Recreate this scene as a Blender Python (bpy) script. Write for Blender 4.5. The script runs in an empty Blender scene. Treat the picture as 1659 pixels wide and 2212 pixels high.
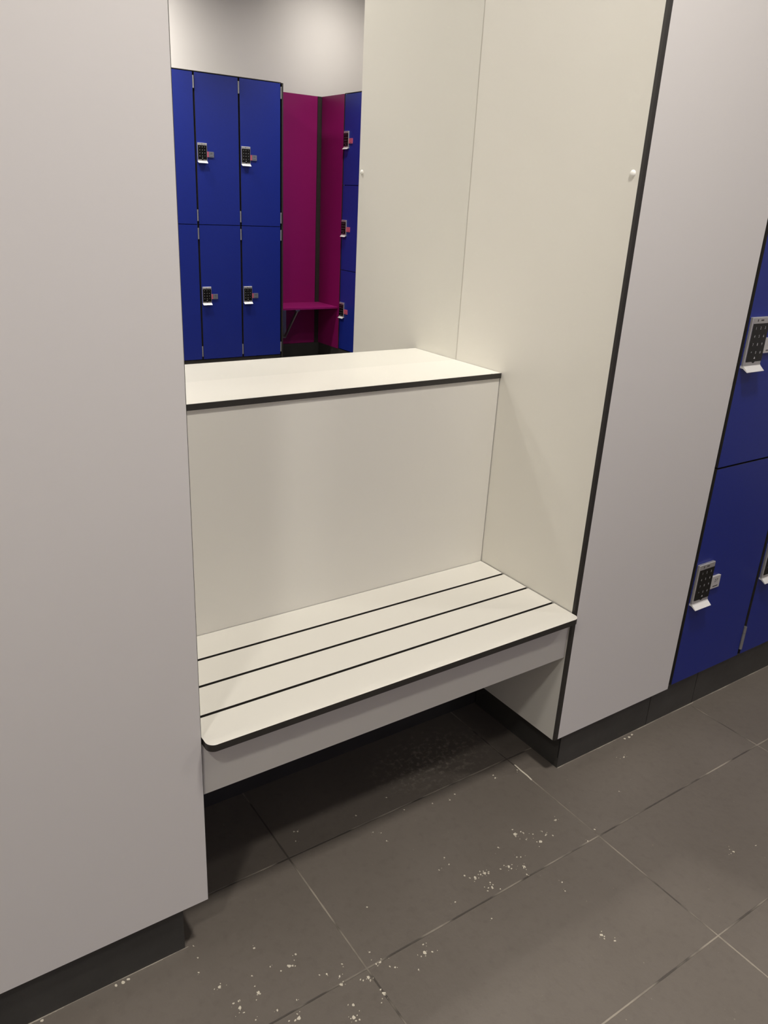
import bpy, bmesh, math, random
from mathutils import Matrix, Vector
scene = bpy.context.scene
COL = scene.collection
rnd = random.Random(4)
PI = math.pi

# ------------------------------------------------------------------ measures (metres)
P1 = 0.3115          # pitch of the locker columns
W = 0.863            # clear width of the niche
T = 0.013            # laminate board thickness
D1 = 0.3106          # lower back panel
YM = 0.473           # mirror face
ZSEAT = 0.448
ZSHELF = 0.922
PZ = 0.105           # underside of the near panels
PANEL_TOP = 2.40
PXR = 1.289          # right end of the right front panel
CEIL = 2.66
YO = 2 * YM - 4.355  # face of the opposite lockers
YOW = YO - 0.445     # wall behind them
PY = YO - .083       # where the lockers at right angles begin
XP = 2.94            # face of the lockers standing at right angles
XW = 3.42
XL = -1.60

# ------------------------------------------------------------------ materials
def mat(name, col, rough=0.5, metal=0.0, spec=0.5, bump=None, vary=None, coat=0.0):
    m = bpy.data.materials.new(name); m.use_nodes = True
    nt = m.node_tree; b = nt.nodes['Principled BSDF']
    b.inputs['Base Color'].default_value = (*col, 1)
    b.inputs['Roughness'].default_value = rough
    b.inputs['Metallic'].default_value = metal
    b.inputs['Specular IOR Level'].default_value = spec
    b.inputs['Coat Weight'].default_value = coat
    geo = nt.nodes.new('ShaderNodeNewGeometry')
    if vary:
        sc, amt = vary
        n = nt.nodes.new('ShaderNodeTexNoise'); n.inputs['Scale'].default_value = sc; n.inputs['Detail'].default_value = 5
        nt.links.new(geo.outputs['Position'], n.inputs['Vector'])
        mx = nt.nodes.new('ShaderNodeMix'); mx.data_type = 'RGBA'
        mx.inputs[6].default_value = (*[c * (1 - amt) for c in col], 1)
        mx.inputs[7].default_value = (*[min(1, c * (1 + amt)) for c in col], 1)
        nt.links.new(n.outputs['Fac'], mx.inputs[0]); nt.links.new(mx.outputs[2], b.inputs['Base Color'])
    if bump:
        sc, st = bump
        n = nt.nodes.new('ShaderNodeTexNoise'); n.inputs['Scale'].default_value = sc; n.inputs['Detail'].default_value = 4
        nt.links.new(geo.outputs['Position'], n.inputs['Vector'])
        bp = nt.nodes.new('ShaderNodeBump'); bp.inputs['Strength'].default_value = st; bp.inputs['Distance'].default_value = 0.002
        nt.links.new(n.outputs['Fac'], bp.inputs['Height']); nt.links.new(bp.outputs['Normal'], b.inputs['Normal'])
    return m

M = {}
M['white'] = mat('white_laminate', (0.70, 0.68, 0.615), 0.36, spec=0.5, vary=(2.0, 0.01))
M['front'] = mat('grey_white_laminate', (0.72, 0.695, 0.665), 0.32, spec=0.5, vary=(2.0, 0.01))
M['core'] = mat('black_core', (0.028, 0.025, 0.021), 0.45, vary=(60, 0.25))
M['blue'] = mat('blue_laminate', (0.008, 0.021, 0.22), 0.38, spec=0.45, vary=(180, 0.12))
M['magenta'] = mat('magenta_laminate', (0.26, 0.006, 0.115), 0.38, spec=0.45)
M['carcass'] = mat('dark_carcass', (0.02, 0.018, 0.018), 0.5)
M['silver'] = mat('satin_silver', (0.62, 0.61, 0.60), 0.36, metal=0.75)
M['lip'] = mat('polished_lip', (0.85, 0.84, 0.82), 0.28, metal=0.35)
M['steel'] = mat('hinge_steel', (0.42, 0.42, 0.42), 0.35, metal=0.8)
M['key'] = mat('black_keypad_glass', (0.004, 0.004, 0.004), 0.2, spec=0.35)
M['digit'] = mat('keypad_print', (0.50, 0.50, 0.50), 0.5)
M['tag'] = mat('grey_tag', (0.52, 0.50, 0.48), 0.4)
M['taglight'] = mat('pale_tag_edge', (0.72, 0.70, 0.68), 0.4)
M['greytag'] = mat('blue_grey_tag', (0.16, 0.165, 0.20), 0.4)
M['tagpink'] = mat('pink_tag_edge', (0.55, 0.10, 0.17), 0.4)
M['print'] = mat('dark_print', (0.05, 0.045, 0.045), 0.5)
M['cap'] = mat('white_plastic', (0.86, 0.85, 0.80), 0.3)
M['paint'] = mat('white_wall_paint', (0.74, 0.71, 0.68), 0.75, bump=(120, 0.08))
M['ceil'] = mat('ceiling_paint', (0.22, 0.215, 0.21), 0.9)
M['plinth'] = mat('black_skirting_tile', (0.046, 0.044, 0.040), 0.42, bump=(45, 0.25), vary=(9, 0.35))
M['joint'] = mat('dark_joint', (0.008, 0.008, 0.007), 0.7)
M['fleck'] = mat('pale_paint_fleck', (0.62, 0.57, 0.46), 0.8)
M['filler'] = mat('grubby_filler', (0.30, 0.27, 0.22), 0.8, vary=(25, 0.45))
M['mirror'] = mat('mirror_silvering', (0.95, 0.955, 0.95), 0.0, metal=1.0)
M['lampwhite'] = mat('lamp_trim', (0.8, 0.8, 0.8), 0.4)
g = bpy.data.materials.new('lamp_diffuser'); g.use_nodes = True
gb = g.node_tree.nodes['Principled BSDF']
gb.inputs['Emission Color'].default_value = (1, 0.9, 0.78, 1); gb.inputs['Emission Strength'].default_value = 4
M['glow'] = g

def floor_material():
    m = bpy.data.materials.new('brown_floor_tile'); m.use_nodes = True
    nt = m.node_tree; N = nt.nodes; L = nt.links; b = N['Principled BSDF']
    geo = N.new('ShaderNodeNewGeometry'); sep = N.new('ShaderNodeSeparateXYZ'); L.new(geo.outputs['Position'], sep.inputs[0])
    def mth(op, a, bb=None, c=None):
        n = N.new('ShaderNodeMath'); n.operation = op
        for i, v in enumerate((a, bb, c)):
            if v is None: continue
            if isinstance(v, (int, float)): n.inputs[i].default_value = v
            else: L.new(v, n.inputs[i])
        return n.outputs[0]
    def noise(sc, det=4, rough=0.55):
        n = N.new('ShaderNodeTexNoise'); n.inputs['Scale'].default_value = sc; n.inputs['Detail'].default_value = det
        n.inputs['Roughness'].default_value = rough; L.new(geo.outputs['Position'], n.inputs['Vector']); return n.outputs['Fac']
    def ramp(v, a, bb):
        n = N.new('ShaderNodeMapRange'); n.inputs[1].default_value = a; n.inputs[2].default_value = bb
        L.new(v, n.inputs[0]); return n.outputs[0]
    def mixc(f, a, bb):
        n = N.new('ShaderNodeMix'); n.data_type = 'RGBA'
        if isinstance(f, float): n.inputs[0].default_value = f
        else: L.new(f, n.inputs[0])
        for i, v in ((6, a), (7, bb)):
            if isinstance(v, tuple): n.inputs[i].default_value = (*v, 1)
            else: L.new(v, n.inputs[i])
        return n.outputs[2]
    def dist_line(comp, off, pitch):
        t = mth('DIVIDE', mth('SUBTRACT', comp, off), pitch)
        f = mth('ABSOLUTE', mth('SUBTRACT', mth('FRACT', mth('ADD', t, 100.5)), 0.5))
        return mth('MULTIPLY', f, pitch)
    wob = mth('MULTIPLY', mth('SUBTRACT', noise(28, 3), 0.5), 0.0022)
    dl = mth('MINIMUM', dist_line(sep.outputs[0], 0.213, 0.608), dist_line(sep.outputs[1], 0.1005, 0.2975))
    dl = mth('ADD', dl, wob)
    grout = N.new('ShaderNodeMapRange'); grout.inputs[1].default_value = 0.0013; grout.inputs[2].default_value = 0.0021
    grout.inputs[3].default_value = 1; grout.inputs[4].default_value = 0; L.new(dl, grout.inputs[0]); gm = grout.outputs[0]
    base = mixc(ramp(noise(3.2, 6), 0.3, 0.7), (0.128, 0.110, 0.091), (0.150, 0.130, 0.109))
    base = mixc(mth('MULTIPLY', ramp(noise(55, 5), 0.52, 0.75), 0.22), base, (0.075, 0.063, 0.052))
    # chalky dust trodden under the bench
    dx = mth('SUBTRACT', sep.outputs[0], 0.66); dy = mth('SUBTRACT', sep.outputs[1], 0.20)
    r = mth('SQRT', mth('ADD', mth('MULTIPLY', dx, dx), mth('MULTIPLY', mth('MULTIPLY', dy, dy), 3.0)))
    near = N.new('ShaderNodeMapRange'); near.inputs[1].default_value = 0.05; near.inputs[2].default_value = 0.2
    near.inputs[3].default_value = 1; near.inputs[4].default_value = 0; L.new(r, near.inputs[0])
    base = mixc(mth('MULTIPLY', mth('MULTIPLY', ramp(noise(70, 6, 0.7), 0.5, 0.66), near.outputs[0]), 0.65), base, (0.42, 0.38, 0.31))
    # sparse pale dust everywhere
    base = mixc(mth('MULTIPLY', ramp(noise(150, 2, 0.5), 0.74, 0.80), 0.5), base, (0.40, 0.36, 0.29))
    gcol = mixc(ramp(noise(7, 3), 0.47, 0.62), (0.072, 0.062, 0.052), (0.30, 0.265, 0.215))
    L.new(mixc(gm, base, gcol), b.inputs['Base Color'])
    b.inputs['Roughness'].default_value = 0.5
    b.inputs['Specular IOR Level'].default_value = 0.4
    hgt = mth('ADD', mth('MULTIPLY', noise(38, 5, 0.6), 0.8), mth('MULTIPLY', noise(9, 3), 0.8))
    hgt = mth('SUBTRACT', hgt, mth('MULTIPLY', gm, 0.9))
    bp = N.new('ShaderNodeBump'); bp.inputs['Strength'].default_value = 0.5; bp.inputs['Distance'].default_value = 0.003
    L.new(hgt, bp.inputs['Height']); L.new(bp.outputs['Normal'], b.inputs['Normal'])
    return m
M['floor'] = floor_material()

# ------------------------------------------------------------------ helpers
def tag(o, label=None, cat=None, group=None, kind=None):
    if label: o['label'] = label
    if cat: o['category'] = cat
    if group: o['group'] = group
    if kind: o['kind'] = kind
    return o

def link(name, bm, mats, parent=None, smooth=False):
    me = bpy.data.meshes.new(name)
    bmesh.ops.recalc_face_normals(bm, faces=bm.faces)
    bm.to_mesh(me); bm.free()
    for m in mats: me.materials.append(M[m])
    if smooth:
        for p in me.polygons: p.use_smooth = True
    o = bpy.data.objects.new(name, me); COL.objects.link(o)
    if parent: o.parent = parent
    return o

def empty(name, loc=(0, 0, 0), rz=0.0):
    o = bpy.data.objects.new(name, None); COL.objects.link(o)
    o.empty_display_size = 0.05; o.location = loc; o.rotation_euler = (0, 0, rz)
    return o

def box(bm, lo, hi, mi=0, axis=None, edge=1):
    """box; with axis given, the two faces across that axis take material mi and the rim takes edge"""
    x0, y0, z0 = lo; x1, y1, z1 = hi
    v = [bm.verts.new(p) for p in ((x0,y0,z0),(x1,y0,z0),(x1,y1,z0),(x0,y1,z0),(x0,y0,z1),(x1,y0,z1),(x1,y1,z1),(x0,y1,z1))]
    fs = [((0,3,2,1),2),((4,5,6,7),2),((0,1,5,4),1),((2,3,7,6),1),((1,2,6,5),0),((3,0,4,7),0)]
    for idx, ax in fs:
        f = bm.faces.new([v[i] for i in idx])
        f.material_index = mi if (axis is None or ax == axis) else edge
    return v

def bevel_all(bm, w, seg=2):
    bmesh.ops.bevel(bm, geom=list(bm.edges), offset=w, segments=seg, profile=0.5, affect='EDGES', clamp_overlap=True)

def prism(bm, pts, axis, a, b, mi=0, cap=None, smooth=False):
    """extrude a 2D outline along axis from a to b (pts are the two other coordinates in order)"""
    def P(u, v, t):
        return [(t, u, v), (u, t, v), (u, v, t)][axis]
    A = [bm.verts.new(P(u, v, a)) for u, v in pts]; B = [bm.verts.new(P(u, v, b)) for u, v in pts]
    n = len(pts)
    for i in range(n):
        f = bm.faces.new((A[i], A[(i+1) % n], B[(i+1) % n], B[i])); f.material_index = mi; f.smooth = smooth
    for ring in (A, B):
        f = bm.faces.new(ring); f.material_index = mi if cap is None else cap
    return A, B

def cyl(bm, c, r, h, axis=2, seg=20, mi=0):
    pts = [(math.cos(2*PI*i/seg)*r, math.sin(2*PI*i/seg)*r) for i in range(seg)]
    base = [(c[1], c[2]), (c[0], c[2]), (c[0], c[1])][axis]
    prism(bm, [(base[0]+u, base[1]+v) for u, v in pts], axis, c[axis], c[axis]+h, mi)

_glyph = {}
def glyph(ch):
    if ch not in _glyph:
        cu = bpy.data.curves.new('glyph', 'FONT'); cu.body = ch; cu.size = 1.0; cu.align_x = 'CENTER'; cu.align_y = 'CENTER'
        ob = bpy.data.objects.new('glyph', cu); COL.objects.link(ob)
        dg = bpy.context.evaluated_depsgraph_get()
        me = ob.evaluated_get(dg).to_mesh()
        _glyph[ch] = ([v.co.copy() for v in me.vertices], [list(p.vertices) for p in me.polygons])
        ob.evaluated_get(dg).to_mesh_clear()
        bpy.data.objects.remove(ob); bpy.data.curves.remove(cu)
    return _glyph[ch]
def put_text(bm, text, x, z, y, size, mi, adv=0.6):
    n = len(text)
    for i, ch in enumerate(text):
        vs, fs = glyph(ch)
        cx = x + (i - (n-1)/2) * adv * size
        V = [bm.verts.new((cx + v.x*size, y, z + v.y*size)) for v in vs]
        for f in fs:
            try: bm.faces.new([V[k] for k in f]).material_index = mi
            except ValueError: pass

def dup(o, parent=None):
    c = o.copy(); COL.objects.link(c)
    if parent: c.parent = parent
    for ch in list(o.children): dup(ch, c)
    return c

def board(name, lo, hi, axis, parent=None, mats=('white', 'core')):
    bm = bmesh.new(); box(bm, lo, hi, 0, axis, 1)
    return link(name, bm, mats, parent)

# ------------------------------------------------------------------ the room
def shell(name, lo, hi, m, label, cat):
    bm = bmesh.new(); box(bm, lo, hi)
    return tag(link(name, bm, [m]), label, cat, kind='structure')
shell('floor', (XL-.1, YOW-.1, -.10), (XW+.1, .60, 0), 'floor', 'brown matt rectangular floor tiles with pale grout', 'floor')
shell('ceiling', (XL-.1, YOW-.1, CEIL), (XW+.1, .60, CEIL+.1), 'ceil', 'plain dark ceiling above the changing room', 'ceiling')
shell('wall_back', (XL-.1, .50, 0), (XW+.1, .60, CEIL), 'paint', 'white wall behind the niche and white panels', 'wall')
shell('wall_opposite', (XL-.1, YOW-.1, 0), (XW+.1, YOW, CEIL), 'paint', 'white wall above the opposite blue lockers, seen in mirror', 'wall')
shell('wall_left', (XL-.1, YOW, 0), (XL, .50, CEIL), 'paint', 'white end wall at the left end of the room', 'wall')
shell('wall_right', (XW, YOW, 0), (XW+.1, .50, CEIL), 'paint', 'white end wall behind the lockers at right angles', 'wall')

def skirting(name, runs, joints, label):
    bm = bmesh.new()
    for lo, hi in runs: box(bm, lo, hi, 0)
    for lo, hi in joints: box(bm, lo, hi, 1)
    return tag(link(name, bm, ['plinth', 'joint']), label, 'skirting', kind='structure')
SK = PZ - 0.001
skirting('baseboard_left', [((XL, .012, 0), (-.044, .024, SK)), ((-.056, .024, 0), (-.044, .32, SK))],
         [((-.66, .0116, 0), (-.658, .013, SK))], 'black skirting tile under the left white panel')
skirting('baseboard_right', [((.905, .012, 0), (1.2388, .024, SK)), ((1.2412, .012, 0), (1.4388, .024, SK)), ((1.4412, .012, 0), (2.0395, .024, SK)),
                             ((2.0405, .012, 0), (XP+.03, .024, SK))],
         [((1.2386, .0135, 0), (1.2414, .02, SK)), ((1.4386, .0135, 0), (1.4414, .02, SK)), ((2.0393, .0125, 0), (2.0407, .02, SK)), ((.9042, .0135, .03), (.9056, .0155, SK))],
         'black skirting tile under the right white panel and blue lockers')
skirting('baseboard_niche_dark_back', [((-.044, .325, 0), (.917, .337, .42)), ((.905, .024, 0), (.917, .32, SK))], [], 'black skirting tile and added tall black back sheet deep under the bench')  # back run raised into an added black sheet that darkens the space underneath
skirting('baseboard_opposite', [((XL, YO-.032, 0), (2.39, YO-.02, .148)), ((2.402, YOW, 0), (XP+.012, YOW+.036, .148))], [], 'dark plinth under the opposite lockers')
skirting('baseboard_far', [((XP+.003, YOW+.04, 0), (XP+.03, PY+5*P1, .148))], [], 'dark plinth under the lockers at right angles')

# ------------------------------------------------------------------ white laminate panels round the niche
bm = bmesh.new()
prism(bm, [(XL+.002, 0), (-.0013, 0), (0, .0013), (0, T), (XL+.002, T)], 2, PZ, PANEL_TOP)
bm.normal_update()
for f in bm.faces:
    c = f.calc_center_median()
    if c.x > -.01 or abs(f.normal.z) > .5: f.material_index = 1
tag(link('laminate_panel', bm, ['front', 'core']), 'wide white front panel left of the bench niche', 'panel')
tag(board('laminate_panel', (W+T+.0006, 0, PZ), (PXR, T, PANEL_TOP), 1, mats=('front', 'core')),
    'narrow white front panel between bench niche and blue lockers', 'panel')
tag(board('laminate_panel', (-T, T+.001, PZ), (0, .495, PANEL_TOP), 0), 'white side panel on the left inside of the niche, hidden from view', 'panel')
sp = empty('laminate_panel', (W, 0, PZ))
tag(sp, 'white side panel on the right inside of the niche, with dark front edge', 'panel')
bm = bmesh.new(); box(bm, (0, .0040, 0), (T, .495, PANEL_TOP-PZ), 0); link('board', bm, ['white'], sp)
bm = bmesh.new(); prism(bm, [(0, .0040), (.0036, 0), (T, 0), (T, .0040)], 2, 0, PANEL_TOP-PZ)
tag(link('edge_band', bm, ['core'], sp), 'black core edge')
bm = bmesh.new()   # domed screw cap on the side panel
bmesh.ops.create_uvsphere(bm, u_segments=20, v_segments=12, radius=.0062)
for v in bm.verts: v.co.x *= 0.55
o = link('screw_cap', bm, ['cap'], sp, True); o.location = (-.0005, .0185, 1.342-PZ); tag(o, 'small domed white screw cap')

tag(board('laminate_panel', (.0015, D1, .40), (W-.0018, D1+T, ZSHELF-.0125), 1), 'white back panel between the bench seat and the shelf ledge', 'panel')

# mirror: pane recessed behind the board beside it
mr = empty('mirror', (W/2, YM, ZSHELF))
tag(mr, 'tall frameless mirror filling the back of the niche above the shelf ledge', 'mirror')
bm = bmesh.new(); box(bm, (-W/2+.0004, 0, -.0118), (W/2-.0007, .004, PANEL_TOP-ZSHELF-.01), 0); link('mirror_glass', bm, ['mirror'], mr)
bm = bmesh.new(); box(bm, (-W/2+.001, .0042, -.2), (W/2-.001, .016, PANEL_TOP-ZSHELF-.01), 0); link('backing_board', bm, ['carcass'], mr)

# shelf ledge above the lower back panel
sh = empty('shelf', (W/2, .306, ZSHELF))
tag(sh, 'white laminate shelf ledge with black front edge below the mirror', 'shelf')
bm = bmesh.new(); box(bm, (-W/2+.0012, .0012, -.0118), (W/2-.0012, YM-.306, 0), 0); link('board', bm, ['white'], sh)
bm = bmesh.new(); box(bm, (-W/2+.0012, 0, -.0118), (W/2-.0012, .0012, -.0002), 0)
tag(link('edge_band', bm, ['core'], sh), 'black core front edge')
# small chips along the front edge, where the pale skin has gone
for cx, w_, y in ((.1015, .010, .0018), (.425, .007, .0016), (.834, .007, .0022)):
    bm = bmesh.new()
    n = 9; pts = [(cx - W/2 + math.cos(2*PI*i/n)*w_*.5*(0.7+.5*rnd.random()), y + math.sin(2*PI*i/n)*.0013*(0.6+.6*rnd.random())) for i in range(n)]
    prism(bm, pts, 2, -.0001, .0003, 0)
    tag(link('edge_chip', bm, ['tag'], sh), 'small grey chip in the white top')

# bench: grooved seat board and recessed apron
be = empty('bench', (W/2, .15, 0))
tag(be, 'white slotted bench seat with black edges built into the niche', 'bench')
bx0, bx1, by0, by1 = .0025, W-.0025, -.0227, D1-.0012
def seat_outline(x0, x1, y0, y1, r):
    pts = [(x0, y1)]
    if r:
        pts += [(x0 + r - r*math.cos(a), y0 + r - r*math.sin(a)) for a in [PI/2*i/8 for i in range(9)]]
        pts += [(x1 - r + r*math.sin(a), y0 + r - r*math.cos(a)) for a in [PI/2*i/8 for i in range(9)]]
    else:
        pts += [(x0, y0), (x1, y0)]
    pts += [(x1, y1)]
    return [(x - W/2, y - .15) for x, y in pts]
bm = bmesh.new()
prism(bm, seat_outline(bx0, bx1, by0, by1, .015), 2, ZSEAT-.0132, ZSEAT-.0045, 1)
cuts = [by0, .059, .1425, .2265, by1]
for i in range(4):
    a = cuts[i] + (0 if i == 0 else .0033); b_ = cuts[i+1] - (0 if i == 3 else .0033)
    A, B = prism(bm, seat_outline(bx0, bx1, a, b_, .015 if i == 0 else 0), 2, ZSEAT-.0045, ZSEAT, 1)
    for f in B[0].link_faces:
        if abs(f.normal.z) > .9 or len(f.verts) == len(B): f.material_index = 0 if all(v in B for v in f.verts) else 1
    # thin pale skin on the front rim
link('seat_board', bm, ['white', 'core'], be)
bm = bmesh.new(); box(bm, (-W/2+.0015, .006-.15, .3325), (W/2-.0015, .006-.15+T, ZSEAT-.0136), 0, 1, 0)
tag(link('apron', bm, ['white'], be), 'white apron board below the seat')
bm = bmesh.new()
cyl(bm, (.052-W/2, .286-.15, ZSEAT-.0001), .0013, .0003, 2, 10)
link('dark_speck', bm, ['print'], be)

# ------------------------------------------------------------------ lockers (local: face towards -y at y = 0, base at z = 0)
LOCKW, LOCKH = .065, .121
def make_locker(w, h, side, label, cat='locker', tagmat='tag', pink=True, lockz=.2335, digits='27'):
    """side = -1: lock near the left edge and hinges right; +1: the other way round. w is the pitch, h the pitch of the tier"""
    root = empty('locker'); tag(root, label, cat)
    # carcass: open box of black boards, front rim showing between the doors
    bm = bmesh.new(); d = .42
    hw = w/2
    box(bm, (-hw, .004, 0), (-hw+.008, d, h)); box(bm, (hw-.008, .004, 0), (hw, d, h))
    box(bm, (-hw+.008, .010, 0), (hw-.008, d, .002)); box(bm, (-hw+.008, .010, h-.002), (hw-.008, d, h)); box(bm, (-hw+.008, d-.004, .002), (hw-.008, d, h-.002))
    link('carcass', bm, ['carcass'], root)
    dl, dr = -hw + .0065, hw - .0065
    bm = bmesh.new(); box(bm, (dl, -.010, .002), (dr, .002, h-.0025), 0, 1, 1)
    door = link('door', bm, ['blue', 'core'], root)
    # keypad lock
    lx = dl + .0028 + LOCKW/2 if side < 0 else dr - .0045 - LOCKW/2
    lz = lockz; y0 = -.010
    yf = y0 - .0085           # front of the lock
    bm = bmesh.new()
    box(bm, (lx-LOCKW/2, yf, lz+.0075), (lx+LOCKW/2, y0, lz+LOCKH), 0); bevel_all(bm, .0018, 3)
    # two little marks in the top strip
    for cx, ww, hh in ((-.014, .0028, .0052), (.003, .0105, .0030)):
        box(bm, (lx+cx-ww/2, yf-.0003, lz+LOCKH-.0072-hh/2), (lx+cx+ww/2, yf+.0003, lz+LOCKH-.0072+hh/2), 1)
    link('lock_case', bm, ['silver', 'print'], door)
    # flared pull lip at the foot
    bm = bmesh.new()
    prof = [(y0, lz+.0125), (yf-.0004, lz+.0125), (yf-.0012, lz+.0105), (yf-.0125, lz+.0008), (yf-.0122, lz), (yf-.0100, lz), (yf+.001, lz+.0068), (y0, lz+.0074)]
    prism(bm, prof, 0, lx-LOCKW/2, lx+LOCKW/2, 0)
    link('pull_lip', bm, ['lip'], door)
    # keypad plate with its printed digits
    bm = bmesh.new()
    kz0, kz1 = lz+.0215, lz+LOCKH-.0140
    n = .0060
    out = [(lx-LOCKW/2+.0032, kz1), (lx-LOCKW/2+.0032, kz0+.0012), (lx-LOCKW/2+.0044, kz0), (lx-n, kz0), (lx-n*.4, kz0-.0030), (lx+n*.4, kz0-.0030), (lx+n, kz0), (lx+LOCKW/2-.0012, kz0), (lx+LOCKW/2-.0012, kz1)]
    prism(bm, out, 1, yf-.0007, yf+.0008, 0)
    rows = ['123', '456', '789', '*0#']
    for r, row in enumerate(rows):
        for c, ch in enumerate(row):
            put_text(bm, ch, lx + .0012 + (c-1)*.0175, kz1 - .0105 - r*.0182, yf-.0009, .0085, 1)
    V = [bm.verts.new((lx+.001+dx, yf-.0009, kz0+.0085+dz)) for dx, dz in ((-.0034, -.002), (.0034, -.002), (0, .0032))]
    bm.faces.new(V).material_index = 1
    link('keypad', bm, ['key', 'digit'], door)
    # number tag standing beside the lock
    sg = 1 if side < 0 else -1
    tx0 = lx + sg*(LOCKW/2 + .0004)
    bm = bmesh.new()
    def tb(a, b_, z0, z1, yy, mi):
        box(bm, (min(tx0+sg*a, tx0+sg*b_), yy, z0), (max(tx0+sg*a, tx0+sg*b_), y0, z1), mi)
    tz = lz + .055; ws = .0105 if pink else .0045
    yt = y0-.0062
    tb(0, ws, tz-.0165, tz+.0165, yt, 2)
    tb(ws+.0014, ws+.0364, tz-.0170, tz+.0170, yt, 0)
    tc = tx0 + sg*(ws+.0189)
    put_text(bm, digits, tc, tz+.0045, yt-.0003, .0125, 1)
    box(bm, (tc-.0105, yt-.0003, tz-.0122), (tc+.0105, yt, tz-.0098), 1)
    link('number_tag', bm, [tagmat, 'print', 'tagpink' if pink else 'taglight'], door)
    # barrel hinges in the gap at the other edge
    hx = (hw - .001) if side < 0 else (-hw + .001)
    for z in (.022, h-.022-.072):
        bm = bmesh.new()
        cyl(bm, (hx, -.0115, z), .0048, .052, 2, 14); cyl(bm, (hx, -.0115, z+.0528), .0048, .0192, 2, 14)
        link('hinge', bm, ['steel'], door)
    return root

ordn = ['first', 'second', 'third', 'fourth', 'fifth', 'sixth', 'seventh', 'eighth', 'ninth', 'tenth', 'eleventh', 'twelfth', 'thirteenth']
# beside the niche: three rows high, lock left
H1 = .608; Z1 = .1115; X1 = PXR + .0055
proto = make_locker(P1, H1, -1, '', pink=False)
rows = ['bottom', 'middle', 'top']
for c in range(5):
    for r in range(3):
        o = proto if (c == 0 and r == 0) else dup(proto)
        o.location = (X1 + P1/2 + c*P1 + .001, .010, Z1 + r*H1)
        lab = f'blue keypad locker in the {rows[r]} row, {ordn[c]} column right of the white panel'
        if c == 0: lab = f'blue keypad locker in the {rows[r]} row, directly beside the narrow white panel'
        tag(o, lab, 'locker', 'blue lockers right of the niche')
# opposite, seen only in the mirror: two rows high
P2 = .3105; Z2 = .154; H2 = .9095
p2 = make_locker(P2, H2, +1, '', lockz=.381, tagmat='greytag', digits='88')
for c in range(12):
    for r in range(2):
        o = p2 if (c == 0 and r == 0) else dup(p2)
        o.location = (2.384 - P2/2 - c*P2, YO-.010, Z2 + r*H2); o.rotation_euler = (0, 0, PI)
        tag(o, f'tall blue locker in the opposite bank, {["lower", "upper"][r]} row, {ordn[c]} column from the magenta niche', 'locker', 'opposite blue lockers')
# at right angles: three rows high
Z3 = .154; H3 = .6055
p3 = make_locker(P1, H3, +1, '', lockz=.242, tagmat='tagpink')
for c in range(5):
    for r in range(3):
        o = p3 if (c == 0 and r == 0) else dup(p3)
        o.location = (XP+.010, PY + P1/2 + c*P1, Z3 + r*H3); o.rotation_euler = (0, 0, -PI/2)
        tag(o, f'blue locker in the side bank, {rows[r]} row, {ordn[c]} column from the magenta side panel', 'locker', 'blue lockers of the side bank')
# end panel and cover strips of the opposite bank
tag(board('end_panel', (2.3895, YOW+.002, 0), (2.4005, YO, 1.975), 0, mats=('core', 'core')), 'dark end panel of the opposite lockers beside the magenta niche', 'panel')
def capboard(lo, hi, lab):
    bm = bmesh.new(); box(bm, lo, hi); tag(link('top_board', bm, ['core']), lab, 'board')
capboard((2.384-12*P2, YOW+.002, Z2+2*H2+.001), (2.384, YO, Z2+2*H2+.005), 'thin dark board on top of the opposite lockers')
capboard((XP, PY, Z3+3*H3+.001), (XW-.01, PY+5*P1, Z3+3*H3+.005), 'thin dark board on top of the side bank of lockers')
capboard((X1+.001, .001, Z1+3*H1+.001), (X1+.001+5*P1, .44, Z1+3*H1+.005), 'thin dark board on top of the lockers right of the niche')

# magenta niche in the mirror
YN = YOW + .014
tag(board('laminate_panel', (2.402, YN, .149), (2.905, YN+T, 1.973), 1, mats=('magenta', 'core')), 'magenta back panel of the opposite bench niche', 'panel')
tag(board('laminate_panel', (XP, YN+.02, .149), (XP+T, PY-.006, 1.973), 0, mats=('magenta', 'core')), 'magenta side panel between niche corner and side lockers', 'panel')
tag(board('corner_post', (2.906, YN, .149), (XP+.012, YN+.018, 1.973), 1, mats=('core', 'core')), 'dark upright corner strip between the two magenta panels', 'strip')
mb = empty('bench', (2.67, YN, 0)); tag(mb, 'magenta bench seat in the opposite niche', 'bench')
bm = bmesh.new(); box(bm, (2.403-2.67, T+.001, .462), (XP-.001-2.67, .325, .475), 0, 2, 0); link('seat_board', bm, ['magenta'], mb)
bm = bmesh.new()
box(bm, (2.60-2.67, T+.001, .20), (2.635-2.67, T+.02, .462)); box(bm, (2.60-2.67, T+.02, .442), (2.635-2.67, .26, .462))
prism(bm, [(T+.02, .21), (T+.045, .21), (.26, .442), (.23, .442)], 0, 2.612-2.67, 2.623-2.67)
tag(link('bracket', bm, ['steel'], mb), 'grey steel bracket')

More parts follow.
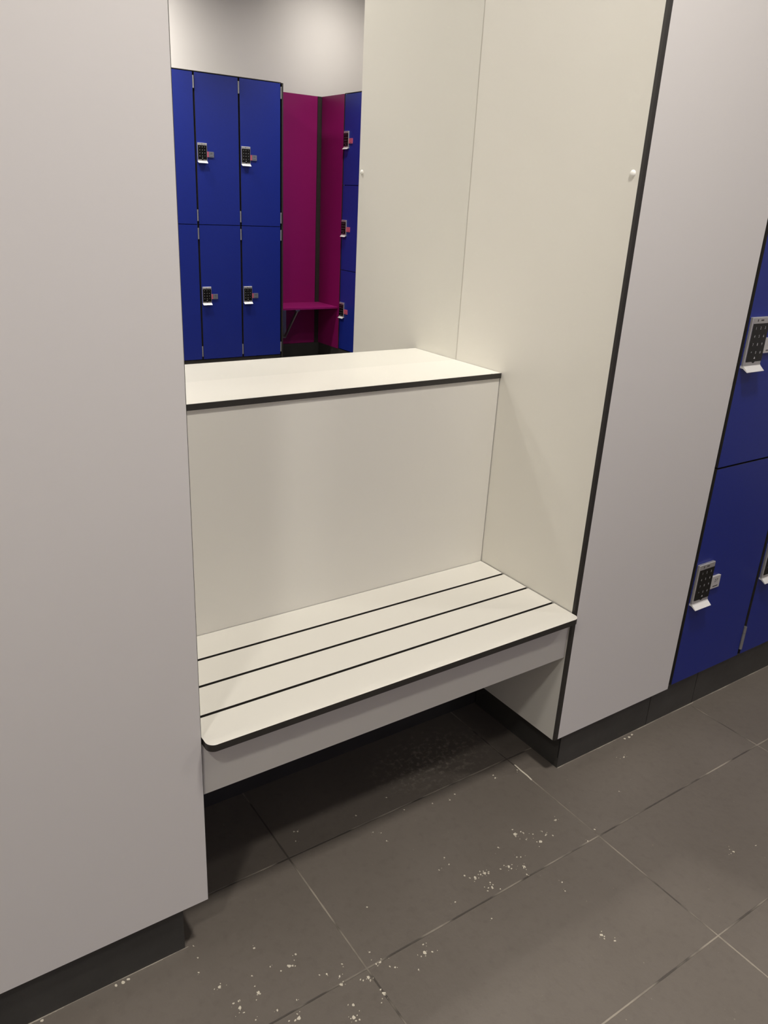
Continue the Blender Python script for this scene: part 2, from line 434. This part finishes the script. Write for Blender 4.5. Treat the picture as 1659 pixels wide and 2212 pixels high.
# ------------------------------------------------------------------ flecks of pale paint and filler on the tiles
FL = [(0.773,-0.113,5),(0.665,-0.097,5),(0.681,-0.098,2.5),(0.683,-0.104,2.5),(0.675,-0.121,2.5),(0.698,-0.142,5),(0.722,-0.122,2.5),(0.724,-0.133,2.5),(0.734,-0.143,2.5),(0.699,-0.117,2.5),(0.607,-0.106,2.5),(0.623,-0.147,2.5),(0.631,-0.151,2.5),(0.491,-0.068,2.5),(0.461,-0.088,2.5),(0.488,-0.087,2.5),(0.512,-0.143,5),(0.527,-0.142,2.5),(0.536,-0.144,5),(0.546,-0.145,2.5),(0.572,-0.153,2.5),(0.591,-0.157,5),(0.592,-0.164,2.5),(0.618,-0.175,5),(0.609,-0.192,2.5),(0.525,-0.18,5),(0.53,-0.168,2.5),(0.497,-0.127,2.5),(0.502,-0.137,2.5),(0.657,-0.245,2.5),(0.646,-0.264,2.5),(0.439,-0.168,2.5),(0.475,-0.235,2),(0.285,-0.087,2),(0.629,-0.374,4),(0.641,-0.396,3),(0.328,-0.211,2.5),(0.32,-0.226,5),(0.333,-0.232,2.5),(0.235,-0.172,2.5),(0.25,-0.215,2.5),(0.257,-0.222,2.5),(0.24,-0.199,4),(0.232,-0.198,2.5),(0.29,-0.248,2.5),(0.206,-0.213,5),(0.206,-0.219,2.5),(0.212,-0.252,5),(0.156,-0.242,3.5),(0.145,-0.261,5),(0.145,-0.268,2.5),(0.158,-0.199,4),(0.164,-0.184,3),(0.147,-0.168,3),(0.18,-0.166,2.5),(0.567,0.073,2.5),(0.608,0.061,2.5),(0.63,0.07,2.5),(0.749,0.063,3.5),(0.5,0.09,2.5),(0.487,0.143,2.5),(0.397,0.131,2.5),(1.04,-0.383,4),(1.099,-0.399,2),(0.828,-0.179,2.5),(0.788,-0.195,2.5),(1.083,-0.047,4),(0.973,-0.125,2),(0.815,0.057,3),(0.751,0.073,2.5),(0.416,0.059,2),(0.413,0.034,2),(0.402,0.07,2),(0.061,-0.054,3),(0.098,-0.12,5),(0.119,-0.105,2.5),(0.069,-0.103,2.5),(-0.042,-0.047,2.5),(-0.022,-0.092,4),(0.03,-0.137,5),(-0.008,-0.145,5),(0.043,-0.182,3),(0.067,-0.213,5.5),(-0.006,-0.156,2.5),(-0.014,-0.132,2.5),(-0.03,0.008,2),(-0.032,-0.019,2),(0.034,-0.102,2),(0.005,-0.178,2.5),(0.079,-0.183,2.5),(0.257,0.16,2.5),(0.264,0.156,2.5),(0.247,0.134,2),(0.135,-0.163,2)]
bm = bmesh.new()
def flake(x, y, r):
    n = 9; ang = rnd.random()*PI; st = .55 + .45*rnd.random()
    pts = []
    for i in range(n):
        a = 2*PI*i/n; rr = r*(.55 + .6*rnd.random())
        u, v = math.cos(a)*rr, math.sin(a)*rr*st
        pts.append((x + u*math.cos(ang) - v*math.sin(ang), y + u*math.sin(ang) + v*math.cos(ang)))
    prism(bm, pts, 2, 0.0, .0005)
for x, y, s in FL:
    r = s*.00085
    flake(x, y, r)
    for k in range(5 if s >= 4 else 1):
        flake(x + rnd.gauss(0, r*2.1), y + rnd.gauss(0, r*1.6), r*(.15+.35*rnd.random()))
for x, y, r in ((-.170, .004, .003), (-.158, .003, .0042), (-.149, .005, .003), (-.29, .006, .003), (1.16, .0, .004), (1.175, .003, .004), (1.145, .002, .004)): flake(x, y, r)
pts = [(.8185, .012), (.8205, .03), (.8195, .05), (.8215, .075), (.8245, .074), (.8235, .05), (.8240, .03), (.8225, .013)]
prism(bm, pts, 2, 0, .0006)
tag(link('paint_flecks', bm, ['fleck']), 'pale flecks of dried paint scattered over the brown floor tiles', 'paint flecks', kind='stuff')

# grubby filler line along the foot of the skirting
bm = bmesh.new()
def bead(x0, x1, y, step=.012):
    x = x0
    while x < x1:
        w_ = .0008 + .0018*max(0, math.sin(x*37) + rnd.random()*.8)*.6
        prism(bm, [(x, y), (x+step, y), (x+step, y-w_), (x+step*.5, y-w_*(.7+.6*rnd.random())), (x, y-w_)], 2, 0, .0009)
        x += step
bead(XL+.05, -.046, .0118); bead(.906, 2.9, .0118)
tag(link('filler_bead', bm, ['filler']), 'thin pale filler line along the foot of the black skirting', 'filler', kind='stuff')

# ------------------------------------------------------------------ lamps: recessed round downlights
def downlight(x, y, power, r=.095, col=(1, .95, .89), lab='', spread=PI, tilt=0.0):
    root = empty('downlight', (x, y, CEIL)); tag(root, lab, 'lamp', 'recessed ceiling downlights')
    bm = bmesh.new(); seg = 32
    prof = [(r+.012, 0), (r+.012, -.004), (r+.002, -.006), (r, -.002), (r, 0)]
    rings = [[bm.verts.new((math.cos(2*PI*i/seg)*a, math.sin(2*PI*i/seg)*a, z)) for i in range(seg)] for a, z in prof]
    for k in range(len(prof)-1):
        for i in range(seg):
            bm.faces.new((rings[k][i], rings[k][(i+1) % seg], rings[k+1][(i+1) % seg], rings[k+1][i]))
    link('trim_ring', bm, ['lampwhite'], root, True)
    bm = bmesh.new(); cyl(bm, (0, 0, -.0012), r-.001, .001, 2, 32); df = link('diffuser', bm, ['glow'], root)
    l = bpy.data.lights.new('downlight_lamp', 'AREA'); l.shape = 'DISK'; l.size = 2*r; l.energy = power; l.color = col; l.spread = spread
    lo = bpy.data.objects.new('downlight_lamp', l); COL.objects.link(lo); lo.parent = root; lo.location = (0, 0, -.007)
    if tilt:      # swivelled head hanging just under the ring
        df.location = (0, 0, -.058); df.rotation_euler = (tilt, 0, 0); lo.rotation_euler = (tilt, 0, 0); lo.location = (0, -.006*math.sin(-tilt), -.058-.006)
        bm = bmesh.new(); cyl(bm, (0, 0, .0005), r, .03, 2, 32); hd = link('swivel_head', bm, ['lampwhite'], root, True); hd.location = df.location; hd.rotation_euler = df.rotation_euler
downlight(-1.14, -1.18, 18.5, lab='round recessed downlight in front of the wide white panel')
downlight(.475, -.575, 22.5, spread=2.7, lab='round recessed downlight in front of the bench niche')
downlight(2.60, -1.18, 16, lab='round recessed downlight in front of the blue lockers right of the niche')
for i, (x, p) in enumerate(((-.4, 13), (1.3, 13), (2.55, 10))):
    downlight(x, -2.88, p, spread=1.85, lab=f'round recessed downlight, {ordn[i]} from the left in front of the opposite lockers')
for i, (x, p) in enumerate(((-.5, 17), (1.15, 20), (2.95, 3.2))):
    downlight(x, -3.25, p, spread=2.5, tilt=-.65, lab=f'round recessed wall washer, {ordn[i]} from the left above the opposite lockers')

w = bpy.data.worlds.new('World'); scene.world = w; w.use_nodes = True
w.node_tree.nodes['Background'].inputs[0].default_value = (0, 0, 0, 1)

# ------------------------------------------------------------------ camera
R = [[0.826674, -0.560611, 0.048214], [0.169302, 0.329534, 0.92884], [0.536607, 0.759686, -0.36733]]
cam = bpy.data.cameras.new('camera'); co = bpy.data.objects.new('camera', cam); COL.objects.link(co)
m4 = Matrix(((R[0][0], R[1][0], -R[2][0], -0.3789), (R[0][1], R[1][1], -R[2][1], -1.0146), (R[0][2], R[1][2], -R[2][2], 1.2754), (0, 0, 0, 1)))
co.matrix_world = m4
cam.sensor_fit = 'VERTICAL'; cam.sensor_height = 36; cam.lens = 1703.34/2212*36; cam.clip_start = .02
scene.camera = co

vs = scene.view_settings
scene.display_settings.display_device = 'sRGB'
vs.view_transform = 'Standard'; vs.look = 'None'; vs.gamma = 1; vs.exposure = 0.0; vs.use_curve_mapping = False
cy = scene.cycles
cy.use_denoising = True
cy.use_guiding = True
cy.sample_clamp_indirect = 0
cy.blur_glossy = 0.0
cy.caustics_reflective = True
cy.max_bounces = 8; cy.diffuse_bounces = 5; cy.glossy_bounces = 4
